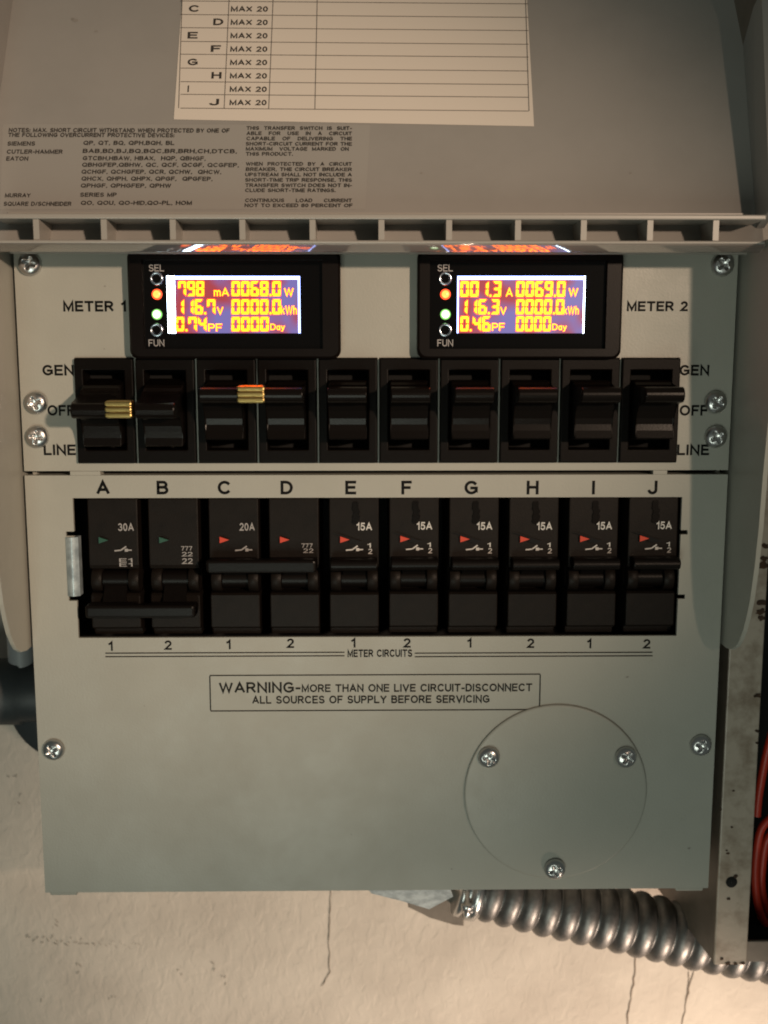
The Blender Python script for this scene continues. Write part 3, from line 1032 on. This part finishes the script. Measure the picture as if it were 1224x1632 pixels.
def make_meter(u0, u1, lcd, rows, lit_left, label):
    y0 = -0.0062                                       # bezel face
    a, b = P(u0, 568, y0), P(u1, 402, y0)
    X0, X1, Z0, Z1 = a.x + 0.0009, b.x - 0.0004, a.z, min(b.z, ZTOP - 0.0002)
    mb = MB()
    # bezel with a rectangular window opening, rounded outer corners
    wi = 0.0072
    wx0, wx1, wz0, wz1 = P(u0 + 20, 480, y0).x, P(u1 - 26, 480, y0).x, P(600, 556, y0).z, P(600, 414, y0).z
    bm = bmesh.new()
    rc = 0.0032
    outer = []
    for (cx, cz, a0) in ((X1 - rc, Z1 - rc, 0), (X0 + rc, Z1 - rc, 90), (X0 + rc, Z0 + rc, 180), (X1 - rc, Z0 + rc, 270)):
        outer += arc(cx, cz, rc, a0, a0 + 90, 6)
    inner = [(wx1, wz1), (wx0, wz1), (wx0, wz0), (wx1, wz0)]
    no = len(outer)
    # front ring: fan each rounded corner onto its inner corner
    def ring(yo, yi):
        O_ = [bm.verts.new((p[0], yo, p[1])) for p in outer]
        I_ = [bm.verts.new((p[0], yi, p[1])) for p in inner]
        return O_, I_
    O_, I_ = ring(y0, y0)
    k = no // 4
    for c in range(4):
        for i in range(k - 1):
            bm.faces.new((O_[c * k + i], O_[c * k + i + 1], I_[c]))
        bm.faces.new((O_[c * k + k - 1], O_[(c * k + k) % no], I_[(c + 1) % 4], I_[c]))
    sh = 0.0009
    O1 = [bm.verts.new((XM(p[0], X0, X1, sh), y0 + sh, ZM(p[1], Z0, Z1, sh))) for p in outer]
    O2 = [bm.verts.new((v.co.x, -0.0001, v.co.z)) for v in O1]
    for i in range(no):
        j = (i + 1) % no
        bm.faces.new((O_[i], O_[j], O1[j], O1[i]))
        bm.faces.new((O1[i], O1[j], O2[j], O2[i]))
    I2 = [bm.verts.new((v.co.x, -0.0040, v.co.z)) for v in I_]
    for i in range(4):
        j = (i + 1) % 4
        bm.faces.new((I_[i], I_[j], I2[j], I2[i]))
    mb.frombm(bm)
    body = mb.build('digital_meter', M['meter'], root)
    body['label'] = label
    mb = MB()
    mb.quad(Vector((wx0, -0.0041, wz0)), Vector((wx1, -0.0041, wz0)), Vector((wx1, -0.0041, wz1)), Vector((wx0, -0.0041, wz1)))
    mb.build('window', M['window'], body)
    ys = -0.0046
    L0, L1 = lcd
    mb = MB()
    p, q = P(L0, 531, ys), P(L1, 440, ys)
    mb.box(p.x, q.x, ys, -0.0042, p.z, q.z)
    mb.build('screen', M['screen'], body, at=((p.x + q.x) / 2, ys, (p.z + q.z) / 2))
    ye = ys - 0.00012
    mb = MB()
    e0, e1 = (L0, L0 + 10) if lit_left else (L1 - 4.5, L1)
    a_, b_ = P(e0, 531, ye), P(e1, 441, ye)
    mb.quad(Vector((a_.x, ye, p.z)), Vector((b_.x, ye, p.z)), Vector((b_.x, ye, q.z)), Vector((a_.x, ye, q.z)), 0)
    t0 = P(600, 445.5, ye).z
    xa, xb = (b_.x, q.x) if lit_left else (p.x, a_.x)
    mb.quad(Vector((xa, ye, t0)), Vector((xb, ye, t0)), Vector((xb, ye, q.z)), Vector((xa, ye, q.z)), 1)
    xa, xb = (P(L1 - 3, 480, ye).x, q.x) if lit_left else (p.x, P(L0 + 3, 480, ye).x)
    mb.quad(Vector((xa, ye - 0.00003, p.z)), Vector((xb, ye - 0.00003, p.z)), Vector((xb, ye - 0.00003, t0)), Vector((xa, ye - 0.00003, t0)), 1)
    mb.build('backlight_edge', [M['edgeglow'], M['topglow']], body)
    mb = MB()
    yd = ys - 0.0002
    for (s, a0, a1, v0, v1, kind) in rows:
        if kind == 'd':
            seg_text(mb, s, a0, a1, v0, v1, yd)
        else:
            pa, pb = P(a0, v1, yd), P(a1, v1, yd)
            hh = P(a0, v0, yd).z - pa.z
            text(mb, s, pa.x, pb.x, pa.z, hh, fr(yd - 0.0001), 0.004, 0)
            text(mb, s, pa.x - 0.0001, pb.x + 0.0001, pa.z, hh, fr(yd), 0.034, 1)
    mb.build('readout', [M['digit'], M['digitbloom']], body)
    # buttons, lamps, captions on the left
    um = (u0 + u1) / 2 - (160 if lit_left is None else 0)
    ub = L0 - 18.5
    for v in (444, 526):
        c = P(ub, v, -0.0043)
        mb = MB()
        pts = [c + Vector((0.0022 * math.cos(t), 0, 0.0022 * math.sin(t))) for t in [2 * math.pi * i / 32 for i in range(33)]]
        mb.tube(pts, 0.0006, 10)
        mb.build('button', M['ring'], body)
    for v, m0, m1, nm in ((469, 'ledred', 'ledhot', 'red_lamp'), (501, 'ledgreen', 'ledwhite', 'green_lamp')):
        c = P(ub + 0.5, v, -0.0044)
        mb = MB()
        mb.lathe(c + Vector((0, 0.0003, 0)), (0, -1, 0), [(0.0021, 0), (0.00195, 0.0004), (0.0015, 0.0007)], n=20, mi=0, cap=False)
        mb.lathe(c + Vector((0, 0.0003, 0)), (0, -1, 0), [(0.0015, 0.0007), (0.0008, 0.0010), (0.0001, 0.0011)], n=20, mi=1, cap=False)
        mb.build(nm, [M[m0], M[m1]], body)
    label_piece(body, M['dimwhite'], 'SEL', ub - 12, ub + 12, 427, 11, -0.0043, 0.008)
    label_piece(body, M['dimwhite'], 'FUN', ub - 12.5, ub + 12.5, 546.5, 11, -0.0043, 0.008)
    return body


def XM(x, a, b, s):
    return (a - s) if x <= a + 1e-6 else (b + s) if x >= b - 1e-6 else x + s * (2 * (x - a) / (b - a) - 1)


def ZM(z, a, b, s):
    return XM(z, a, b, s)


make_meter(207, 540, (268, 478), (
    ('798', 284, 327, 448, 472, 'd'), ('mA', 341, 365, 459, 472, 't'), ('0068.0', 369, 449, 448, 472, 'd'), ('W', 453, 468, 459, 472, 't'),
    ('116.7', 280, 345, 477, 501, 'd'), ('V', 346, 356, 489, 501, 't'), ('0000.0', 369, 449, 477, 501, 'd'), ('kWh', 448, 473, 487, 501, 't'),
    ('0.74', 280, 331, 505, 528, 'd'), ('PF', 332, 354, 516, 528, 't'), ('0000', 369, 430, 505, 528, 'd'), ('Day', 431, 454, 516, 526, 't')), True,
    'digital meter reading 0068.0 W beside METER 1')
make_meter(665, 993, (728, 933), (
    ('001.3', 733, 800, 448, 473, 'd'), ('A', 806, 817, 459, 473, 't'), ('0069.0', 822, 902, 448, 473, 'd'), ('W', 906, 921, 459, 472, 't'),
    ('116.3', 731, 797, 477, 501, 'd'), ('V', 797, 807, 489, 501, 't'), ('0000.0', 822, 900, 477, 501, 'd'), ('kWh', 898, 922, 488, 501, 't'),
    ('0.46', 733, 783, 504, 528, 'd'), ('PF', 784, 804, 515, 527, 't'), ('0000', 822, 879, 504, 528, 'd'), ('Day', 880, 903, 516, 526, 't')), False,
    'digital meter reading 0069.0 W beside METER 2')

# ---------------------------------------------------------------- open lid
LT = R_(27.5)
LV = Vector((0, math.sin(LT), math.cos(LT)))          # up along the lid
LN = Vector((0, -math.cos(LT), math.sin(LT)))         # out of its inner face
LO = P(612, 342, -0.010)


def PL(u, v, off=0.0):
    d = ray(u, v)
    o = LO + LN * off
    t = (o - CP).dot(LN) / d.dot(LN)
    p = CP + d * t - o
    return p.dot(EX), p.dot(LV)


def lid_pt(a, b, off):
    return LO + EX * a + LV * b + LN * off


LA0 = PL(-24, 330)[0]
(ra, rb), (ra2, rb2) = PL(1203, 335), PL(1179, 0)
ra_at = lambda b_: ra + (ra2 - ra) * (b_ - rb) / (rb2 - rb)
LA1 = max(ra_at(0), ra_at(0.26))
LH = 0.26
mb = MB()


def lbox(a0, a1, b0, b1, n0, n1, mi=0, r=0):
    t_ = MB()
    t_.box(a0, a1, -n1, -n0, b0, b1, r)
    mb.add([lid_pt(p.x, p.z, -p.y) for p in t_.v], t_.f, mi)


sl = [(LA0 - 0.004, -0.012), (ra_at(-0.012) + 0.0025, -0.012), (ra_at(LH) + 0.0025, LH), (LA0 - 0.004, LH)]
f_ = [lid_pt(a, b, 0.0) for a, b in sl] + [lid_pt(a, b, -0.0025) for a, b in sl]
mb.add(f_, [(0, 1, 2, 3), (7, 6, 5, 4), (0, 4, 5, 1), (1, 5, 6, 2), (2, 6, 7, 3), (3, 7, 4, 0)])
# tapering right hand side wall
b0_, b1_ = -0.006, LH - 0.002
h0_, h1_ = 0.0125, 0.0125 + 0.0095 * (b1_ - rb) / (rb2 - rb)
t_ = [lid_pt(ra_at(b0_), b0_, 0.0001), lid_pt(ra_at(b1_), b1_, 0.0001), lid_pt(ra_at(b1_) + 0.001, b1_, h1_), lid_pt(ra_at(b0_) + 0.001, b0_, h0_)]
t2_ = [p + EX * 0.0030 for p in t_]
mb.add(t_ + t2_, [(0, 1, 2, 3), (7, 6, 5, 4), (0, 4, 5, 1), (1, 5, 6, 2), (2, 6, 7, 3), (3, 7, 4, 0)])
lbox(LA0 - 0.0036, LA0 - 0.0001, 0.004, LH - 0.002, 0.0001, 0.0165)
lbox(LA0 + 0.0001, LA1 - 0.0001, LH - 0.005, LH - 0.002, 0.0001, 0.0165)
lid = mb.build('lid', M['lid'], root)

# ribbed lip along the lid's lower edge
LYF, LYB = -0.030, -0.0105
lx0, lx1 = P(-14, 365, LYF).x, P(1222, 345, LYF).x
zt1, zt0 = P(600, 341, LYF).z, P(600, 349.5, LYF).z
zb1, zb0 = P(600, 383, LYF).z, P(600, 389, LYF).z
mb = MB()
mb.box(lx0, lx1, LYF, LYB, zt0, zt1, 0.0005)
mb.box(lx0, lx1, LYF - 0.0004, LYB, zb0, zb1, 0.0006)
mb.box(lx0, lx1, LYB + 0.0002, LYB + 0.0022, zb0 - 0.0018, zt1 + 0.003)
lip = mb.build('lip', M['liprim'], lid)
for u in (-56, 57, 165, 275, 386, 498, 608, 716, 826, 931, 1037, 1142):
    x = P(u, 365, LYF).x
    mb = MB()
    mb.box(x - 0.0011, x + 0.0011, LYF + 0.0006, LYB + 0.0001, zb1 + 0.0001, zt0 - 0.0001, 0.0)
    if u > -20:
        mb.build('rib', M['liprim'], lid)
# glossy rolled underside that mirrors the meters
mb = MB()
yb_, zb_b = -0.0239, P(600, 402, -0.0239).z
yf_, zf_ = LYF - 0.0002, zb0 - 0.00005
n = 10
pts = []
for i in range(n + 1):
    t = i / n
    bul = 0.00009 * math.sin(math.pi * t)
    pts.append((yf_ + (yb_ - yf_) * t - bul * 0.3, zf_ + (zb_b - zf_) * t - bul))
poly = pts + [(yb_, zf_ - 0.0001)]
bm = bmesh.new()
A = [bm.verts.new((lx0, p[0], p[1])) for p in poly]
B = [bm.verts.new((lx1, p[0], p[1])) for p in poly]
for i in range(len(poly)):
    j = (i + 1) % len(poly)
    f = bm.faces.new((A[i], B[i], B[j], A[j]))
bm.faces.new(A); bm.faces.new(B[::-1])
bmesh.ops.recalc_face_normals(bm, faces=bm.faces[:])
mb.frombm(bm)
for i in range(len(mb.f)):
    mb.sm[i] = len(mb.f[i]) == 4 and i < n
mb.build('rolled_edge', M['lipgloss'], lid)

# paper label
bl, br_ = PL(277, 191), PL(851, 202)
tl, tr = PL(290, 0), PL(840, 0)
off = 0.00025


def extend(a, b, f):
    return (a[0] + (b[0] - a[0]) * f, a[1] + (b[1] - a[1]) * f)


tl2, tr2 = extend(bl, tl, 1.3), extend(br_, tr, 1.3)
mb = MB()
N_ = 10
vs_, fs = [], []
for j in range(N_ + 1):
    for i in range(N_ + 1):
        s, t = i / N_, j / N_
        a = [bl[q] * (1 - s) * (1 - t) + br_[q] * s * (1 - t) + tl2[q] * (1 - s) * t + tr2[q] * s * t for q in (0, 1)]
        vs_.append(lid_pt(a[0], a[1], off))
for j in range(N_):
    for i in range(N_):
        q = j * (N_ + 1) + i
        fs.append((q, q + 1, q + N_ + 2, q + N_ + 1))
mb.add(vs_, fs)
paper = mb.build('circuit_label', M['paper'], lid)

mb = MB()


def lline(p, q, wpx=1.2, off=0.0004, mi=0):
    a, b = Vector(PL(*p)), Vector(PL(*q))
    d = (b - a).normalized()
    nn = Vector((-d.y, d.x)) * (wpx * 0.000135)
    mb.add([lid_pt(*(a - nn), off), lid_pt(*(b - nn), off), lid_pt(*(b + nn), off), lid_pt(*(a + nn), off)], [(0, 1, 2, 3)], mi)


def ltext(s, u0, u1, vc, hpx, bold=0.01, off=0.0004):
    a, b = PL(u0, vc + hpx / 2), PL(u1, vc + hpx / 2)
    t = PL((u0 + u1) / 2, vc - hpx / 2)
    text(mb, s, a[0], b[0], (a[1] + b[1]) / 2, t[1] - (a[1] + b[1]) / 2, (LO + LN * off, EX, LV), bold)


rows_v = [4.0 + 21.3 * i for i in range(9)]
bend = lambda u: -1.2 + 0.0085 * (u - 290)
for v in rows_v:
    wav = random.uniform(-0.6, 0.6)
    us = [288, 400, 503, 620, 730, 842]
    for a, b in zip(us[:-1], us[1:]):
        lline((a, v + bend(a) + wav), (b, v + bend(b) + wav), 1.0)
for ub_, ut in ((285, 291), (357.5, 366), (428.5, 436), (502, 506), (843, 837)):
    lline((ub_, rows_v[-1] + bend(ub_)), (ut, -14), 1.0)
mb.build('table_rules', M['ruleink'], lid)
for i, (s, u) in enumerate(zip('CDEFGHIJ', (309, 348, 307, 344, 307, 345, 300, 341))):
    v = rows_v[i] + 10.6
    with piece('table_lettering', M['greyink'], lid) as mb:
        ltext(s, u - (1 if s == 'I' else 8), u + (1 if s == 'I' else 8), v, 10.5, 0.022)
    with piece('table_lettering', M['greyink'], lid) as mb:
        ltext('MAX 20', 368 - i * 0.3, 427 - i * 0.3, v + 0.8, 8.5, 0.022)

# notes printed on the lid
lines = [
    ('NOTES: MAX. SHORT CIRCUIT WITHSTAND WHEN PROTECTED BY ONE OF', 14, 366, 208), ('THE FOLLOWING OVERCURRENT PROTECTIVE DEVICES:', 13, 278, 215.5),
    ('SIEMENS', 12, 56, 229), ('QP, QT, BQ, QPH,BQH, BL', 133, 278, 228),
    ('CUTLER-HAMMER', 11, 100, 242), ('BAB,BD,BJ,BQ,BQC,BR,BRH,CH,DTCB,', 132, 378, 241),
    ('EATON', 10, 45, 253), ('GTCBH,HBAW, HBAX,  HQP, QBHGF,', 132, 328, 252.5),
    ('QBHGFEP,QBHW, QC, QCF, QCGF, QCGFEP,', 131, 381, 263), ('QCHGF, QCHGFEP, QCR, QCHW,  QHCW,', 130, 353, 274),
    ('QHCX, QHPH, QHPX, QPGF,  QPGFEP,', 130, 339, 285), ('QPHGF, QPHGFEP, QPHW', 129, 273, 296),
    ('MURRAY', 8, 49, 311.5), ('SERIES MP', 128, 186, 310.5), ('SQUARE D/SCHNEIDER', 6, 114, 325), ('QO, QOU, QO-HID,QO-PL, HOM', 129, 306, 323.5)]
for s, a, b, v in lines:
    with piece('notes_lettering', M['greyink'], lid) as mb:
        ltext(s, a, b, v + 0.5, 6.6, 0.022, 0.0003)
col2 = [('THIS  TRANSFER  SWITCH  IS  SUIT-', 393, 561, 205), ('ABLE   FOR   USE   IN   A   CIRCUIT', 393, 561, 213.3), ('CAPABLE   OF   DELIVERING   THE', 393, 561, 221.6),
        ('SHORT-CIRCUIT CURRENT FOR THE', 392, 561, 230), ('MAXIMUM   VOLTAGE  MARKED  ON', 392, 556, 238), ('THIS PRODUCT.', 392, 467, 246),
        ('WHEN  PROTECTED  BY  A  CIRCUIT', 392, 561, 262), ('BREAKER, THE CIRCUIT BREAKER', 392, 561, 270.5), ('UPSTREAM SHALL NOT INCLUDE A', 391, 561, 279),
        ('SHORT-TIME TRIP RESPONSE, THIS', 391, 561, 287.5), ('TRANSFER SWITCH DOES NOT IN-', 391, 561, 296), ('CLUDE SHORT-TIME RATINGS.', 391, 535, 304),
        ('CONTINUOUS     LOAD     CURRENT', 391, 561, 320), ('NOT TO EXCEED 80 PERCENT OF', 390, 562, 328)]
for s, a, b, v in col2:
    with piece('notes_lettering', M['greyink'], lid) as mb:
        ltext(s, a, b, v, 5.8, 0.022, 0.0003)
mb = MB()
q = [PL(0, 334), PL(582, 334), PL(590, 199), PL(4, 198)]
mb.add([lid_pt(a, b, 0.00012) for a, b in q], [(0, 1, 2, 3)])
mb.build('notes_label', M['clearlabel'], lid)


def blob(mb, c2, r, n=14, f=None):
    ph = [random.uniform(0.6, 1.25) for _ in range(n)]
    pts = [f(c2[0] + r * ph[i] * math.cos(2 * math.pi * i / n), c2[1] + r * 0.7 * ph[i] * math.sin(2 * math.pi * i / n)) for i in range(n)]
    mb.add(pts, [list(range(n))])


for (u, v, r) in ((119, 33, 0.0014), (153, 50, 0.0008), (116, 30, 0.0008), (672, 276, 0.0006), (1005, 276, 0.0006)):
    with piece('smudge', M['stain'], lid) as mb:
        blob(mb, PL(u, v), r, f=lambda a, b: lid_pt(a, b, 0.00015))

# ================================================================== NEIGHBOURING PANEL BOX
NY = 0.012
nx0, nx1 = P(1138, 1535, NY).x, P(1190, 1535, NY).x
nzb = P(1165, 1538, NY).z
nroot = empty('panel_box', (nx1, WY, nzb))
tag(nroot, 'old tan steel panel box with rusty chipped edge, right of the grey box', 'electrical box')
mb = MB()
ZT = 0.45
mb.box(nx0, nx1, NY, NY + 0.0018, nzb, ZT, 0.0006)
mb.build('front_rim', M['tan'], nroot)
mb = MB()
pb = P(1040, 1405, WY)
a1 = [Vector((nx0 + 0.0004, NY + 0.002, nzb + 0.0005)), Vector((nx0 + 0.0004, NY + 0.002, ZT)), Vector((pb.x, WY - 0.001, ZT)), Vector((pb.x, WY - 0.001, pb.z))]
a2 = [p + Vector((0.0016, 0, 0)) for p in a1]
mb.add(a1 + a2, [(0, 1, 2, 3), (7, 6, 5, 4), (0, 4, 5, 1), (1, 5, 6, 2), (2, 6, 7, 3), (3, 7, 4, 0)])
mb.build('side_wall', M['tandark'], nroot)
mb = MB()
zq = P(1200, 1498, NY + 0.004).z
mb.box(nx1 + 0.0004, 0.5, NY + 0.003, NY + 0.0048, nzb - 0.0005, zq, 0.0005)
mb.build('bottom_rim', M['tandark'], nroot)
mb = MB()
mb.box(nx0 + 0.004, 0.5, WY - 0.006, WY - 0.002, nzb + 0.001, ZT)
mb.box(nx0 + 0.004, 0.5, NY + 0.006, WY - 0.007, nzb + 0.0010, nzb + 0.0025)
mb.build('back_panel', M['dark'], nroot)
mb = MB()
hc = P(1166, 1406, NY - 0.0002)
mb.lathe((hc.x, NY - 0.0001, hc.z), (0, -1, 0), [(0.0026, 0), (0.0026, 0.00012), (0.0001, 0.00012)], n=24, cap=False)
mb.build('bolt_hole', M['dark'], nroot)
mb = MB()
ff = lambda a, b: Vector((a, NY - 0.00025, b))
for (u, v, r) in ((1172, 1396, 0.0016), (1161, 1432, 0.0011), (1160, 1360, 0.0010), (1158, 1355, 0.0007), (1166, 1318, 0.0008), (1169, 1260, 0.0008), (1148, 1290, 0.0010),
                  (1207, 1165, 0.0012), (1206, 1184, 0.0010), (1213, 1108, 0.0022), (1150, 1528, 0.0012), (1160, 1536, 0.0014), (1172, 1536, 0.0012), (1183, 1535, 0.0014),
                  (1219, 870, 0.0022), (1222, 900, 0.0030), (1221, 890, 0.0024), (1217, 960, 0.0026), (1219, 975, 0.0028), (1219, 985, 0.0024)):
    p = P(u, v, NY)
    with piece('rust_patch', M['rust'], nroot) as mb:
        blob(mb, (min(p.x, nx1 - r * .8), max(p.z, nzb + r * .6)), r * 0.8, f=ff)

# red cables inside it
for k, pts in enumerate((((1236, 1150), (1222, 1200), (1210, 1262), (1206, 1300)),
                         ((1232, 1300), (1213, 1322), (1205, 1365), (1204, 1410), (1210, 1450), (1226, 1482), (1240, 1494)),
                         ((1238, 1318), (1222, 1340), (1215, 1380), (1214, 1415), (1221, 1448), (1238, 1470)))):
    W = [P(u, v, 0.036 + 0.006 * k) for u, v in pts]
    fine = []
    for i in range(len(W) - 1):
        p0, p1, p2, p3 = W[max(i - 1, 0)], W[i], W[i + 1], W[min(i + 2, len(W) - 1)]
        for s in range(8):
            t = s / 8
            fine.append(0.5 * ((2 * p1) + (p2 - p0) * t + (2 * p0 - 5 * p1 + 4 * p2 - p3) * t * t + (3 * p1 - p0 - 3 * p2 + p3) * t ** 3))
    fine.append(W[-1])
    mb = MB()
    mb.tube(fine, 0.0019, 14)
    o = mb.build('cable', M['redwire'])
    tag(o, ('short red cable at the top, dropping out of sight inside the tan panel box',
            'outer looped red cable low inside the tan panel box, nearest its rim',
            'inner looped red cable low inside the tan panel box, farther from its rim')[k], 'cable', 'red cables inside the tan box')

# ================================================================== FLEXIBLE CONDUIT
CY = 0.056
ctr = [(700, 1398), (779, 1416), (850, 1435), (950, 1457), (1050, 1480), (1130, 1498), (1220, 1514), (1300, 1526)]
W = [P(u, v, CY) for u, v in ctr]
path = []
for i in range(len(W) - 1):
    p0, p1, p2, p3 = W[max(i - 1, 0)], W[i], W[i + 1], W[min(i + 2, len(W) - 1)]
    for s in range(60):
        t = s / 60
        path.append(0.5 * ((2 * p1) + (p2 - p0) * t + (2 * p0 - 5 * p1 + 4 * p2 - p3) * t * t + (3 * p1 - p0 - 3 * p2 + p3) * t ** 3))
path = path[50:]
rad, dist, pitch = [], 0.0, 0.0097
for i, p in enumerate(path):
    if i:
        dist += (p - path[i - 1]).length
    ph = (dist / pitch) % 1.0
    rad.append(0.0130 + 0.0030 * (1 - abs(2 * ph - 1) ** 2.4))
croot = empty('flexible_conduit', path[0])
tag(croot, 'ribbed flexible steel conduit running right from under the grey box', 'conduit')
mb = MB()
# helical ridges: rings tipped a little against the axis
mb.tube(path, rad, 40)
mb.build('sheath', M['flex'], croot)
mb = MB()
c = P(742, 1412, CY)
ax = (path[5] - path[0]).normalized()
mb.lathe(c - ax * 0.004, ax, [(0.010, 0), (0.0150, 0.0004), (0.0150, 0.003), (0.0128, 0.0034), (0.0128, 0.006), (0.0158, 0.0065), (0.0158, 0.0105), (0.0135, 0.011), (0.0135, 0.014)], n=40)
p = P(742, 1440, CY - 0.014)
mb.lathe(P(743, 1402, CY - 0.0125), (0.02, -0.15, -1), [(0.0016, 0), (0.0016, 0.011), (0.0030, 0.0112), (0.0030, 0.0140), (0.0016, 0.0145), (0.0016, 0.0175)], n=20)
mb.build('clamp_connector', M['zinc'], croot)
mb = MB()
pl_ = [(648, 1412), (738, 1412), (738, 1470), (722, 1468), (684, 1456), (650, 1440)]
mb.prism([(P(u, v, 0.066).x, P(u, v, 0.066).z) for u, v in pl_], 0.062, 0.066, r=0.0006, axis='Y')
mb.build('clamp_plate', M['tandark'], croot)

# galvanised plate under the box
mb = MB()
q = [(584, 1414), (716, 1414), (722, 1429), (684, 1449), (640, 1436), (592, 1424)]
A = [P(u, v, 0.022 + 0.006 * (1 - (u - 584) / 140) + 0.012 * (v - 1414) / 35) for u, v in q]
B = [a + Vector((0, 0.0016, 0.0004)) for a in A]
nq = len(q)
mb.add(A + B, [list(range(nq)), list(range(nq, 2 * nq))[::-1]] + [(i, (i + 1) % nq, nq + (i + 1) % nq, nq + i) for i in range(nq)])
tag(mb.build('bracket', M['galv']), 'shiny galvanised sheet steel bracket under the grey box, left of the conduit', 'bracket')

# ================================================================== BLACK CONDUIT FITTING (left)
fy = 0.058
c = P(20, 1102, fy)
froot = empty('pipe_fitting', c)
tag(froot, 'black plastic pipe fitting behind the left edge of the grey box', 'pipe fitting')
mb = MB()
k = (P(110, 1100, fy).x - P(10, 1100, fy).x) / 100
mb.lathe(P(-60, 1102, fy), (1, 0, 0.0), [(50 * k, 0), (53 * k, 4 * k), (53 * k, 96 * k), (49 * k, 100 * k), (49 * k, 150 * k)], n=40)
for a in range(0, 60):
    pass
mb.build('coupling', M['pvcblack'], froot)
mb = MB()
cc = P(112, 1118, fy + 0.004)
mb.lathe(cc, (0, -1, 0), [(96 * k, -0.006), (100 * k, -0.004), (100 * k, 0.001), (94 * k, 0.004), (50 * k, 0.007), (1e-4, 0.007)], n=60, cap=False)
mb.build('flange', M['pvcblack'], froot)
mb = MB()
mb.lathe(P(36, 1075, fy), (0, 0, 1), [(21 * k, 0), (21 * k, 70 * k), (21 * k, 500 * k)], n=28)
mb.build('riser_pipe', M['pvcgrey'], froot)
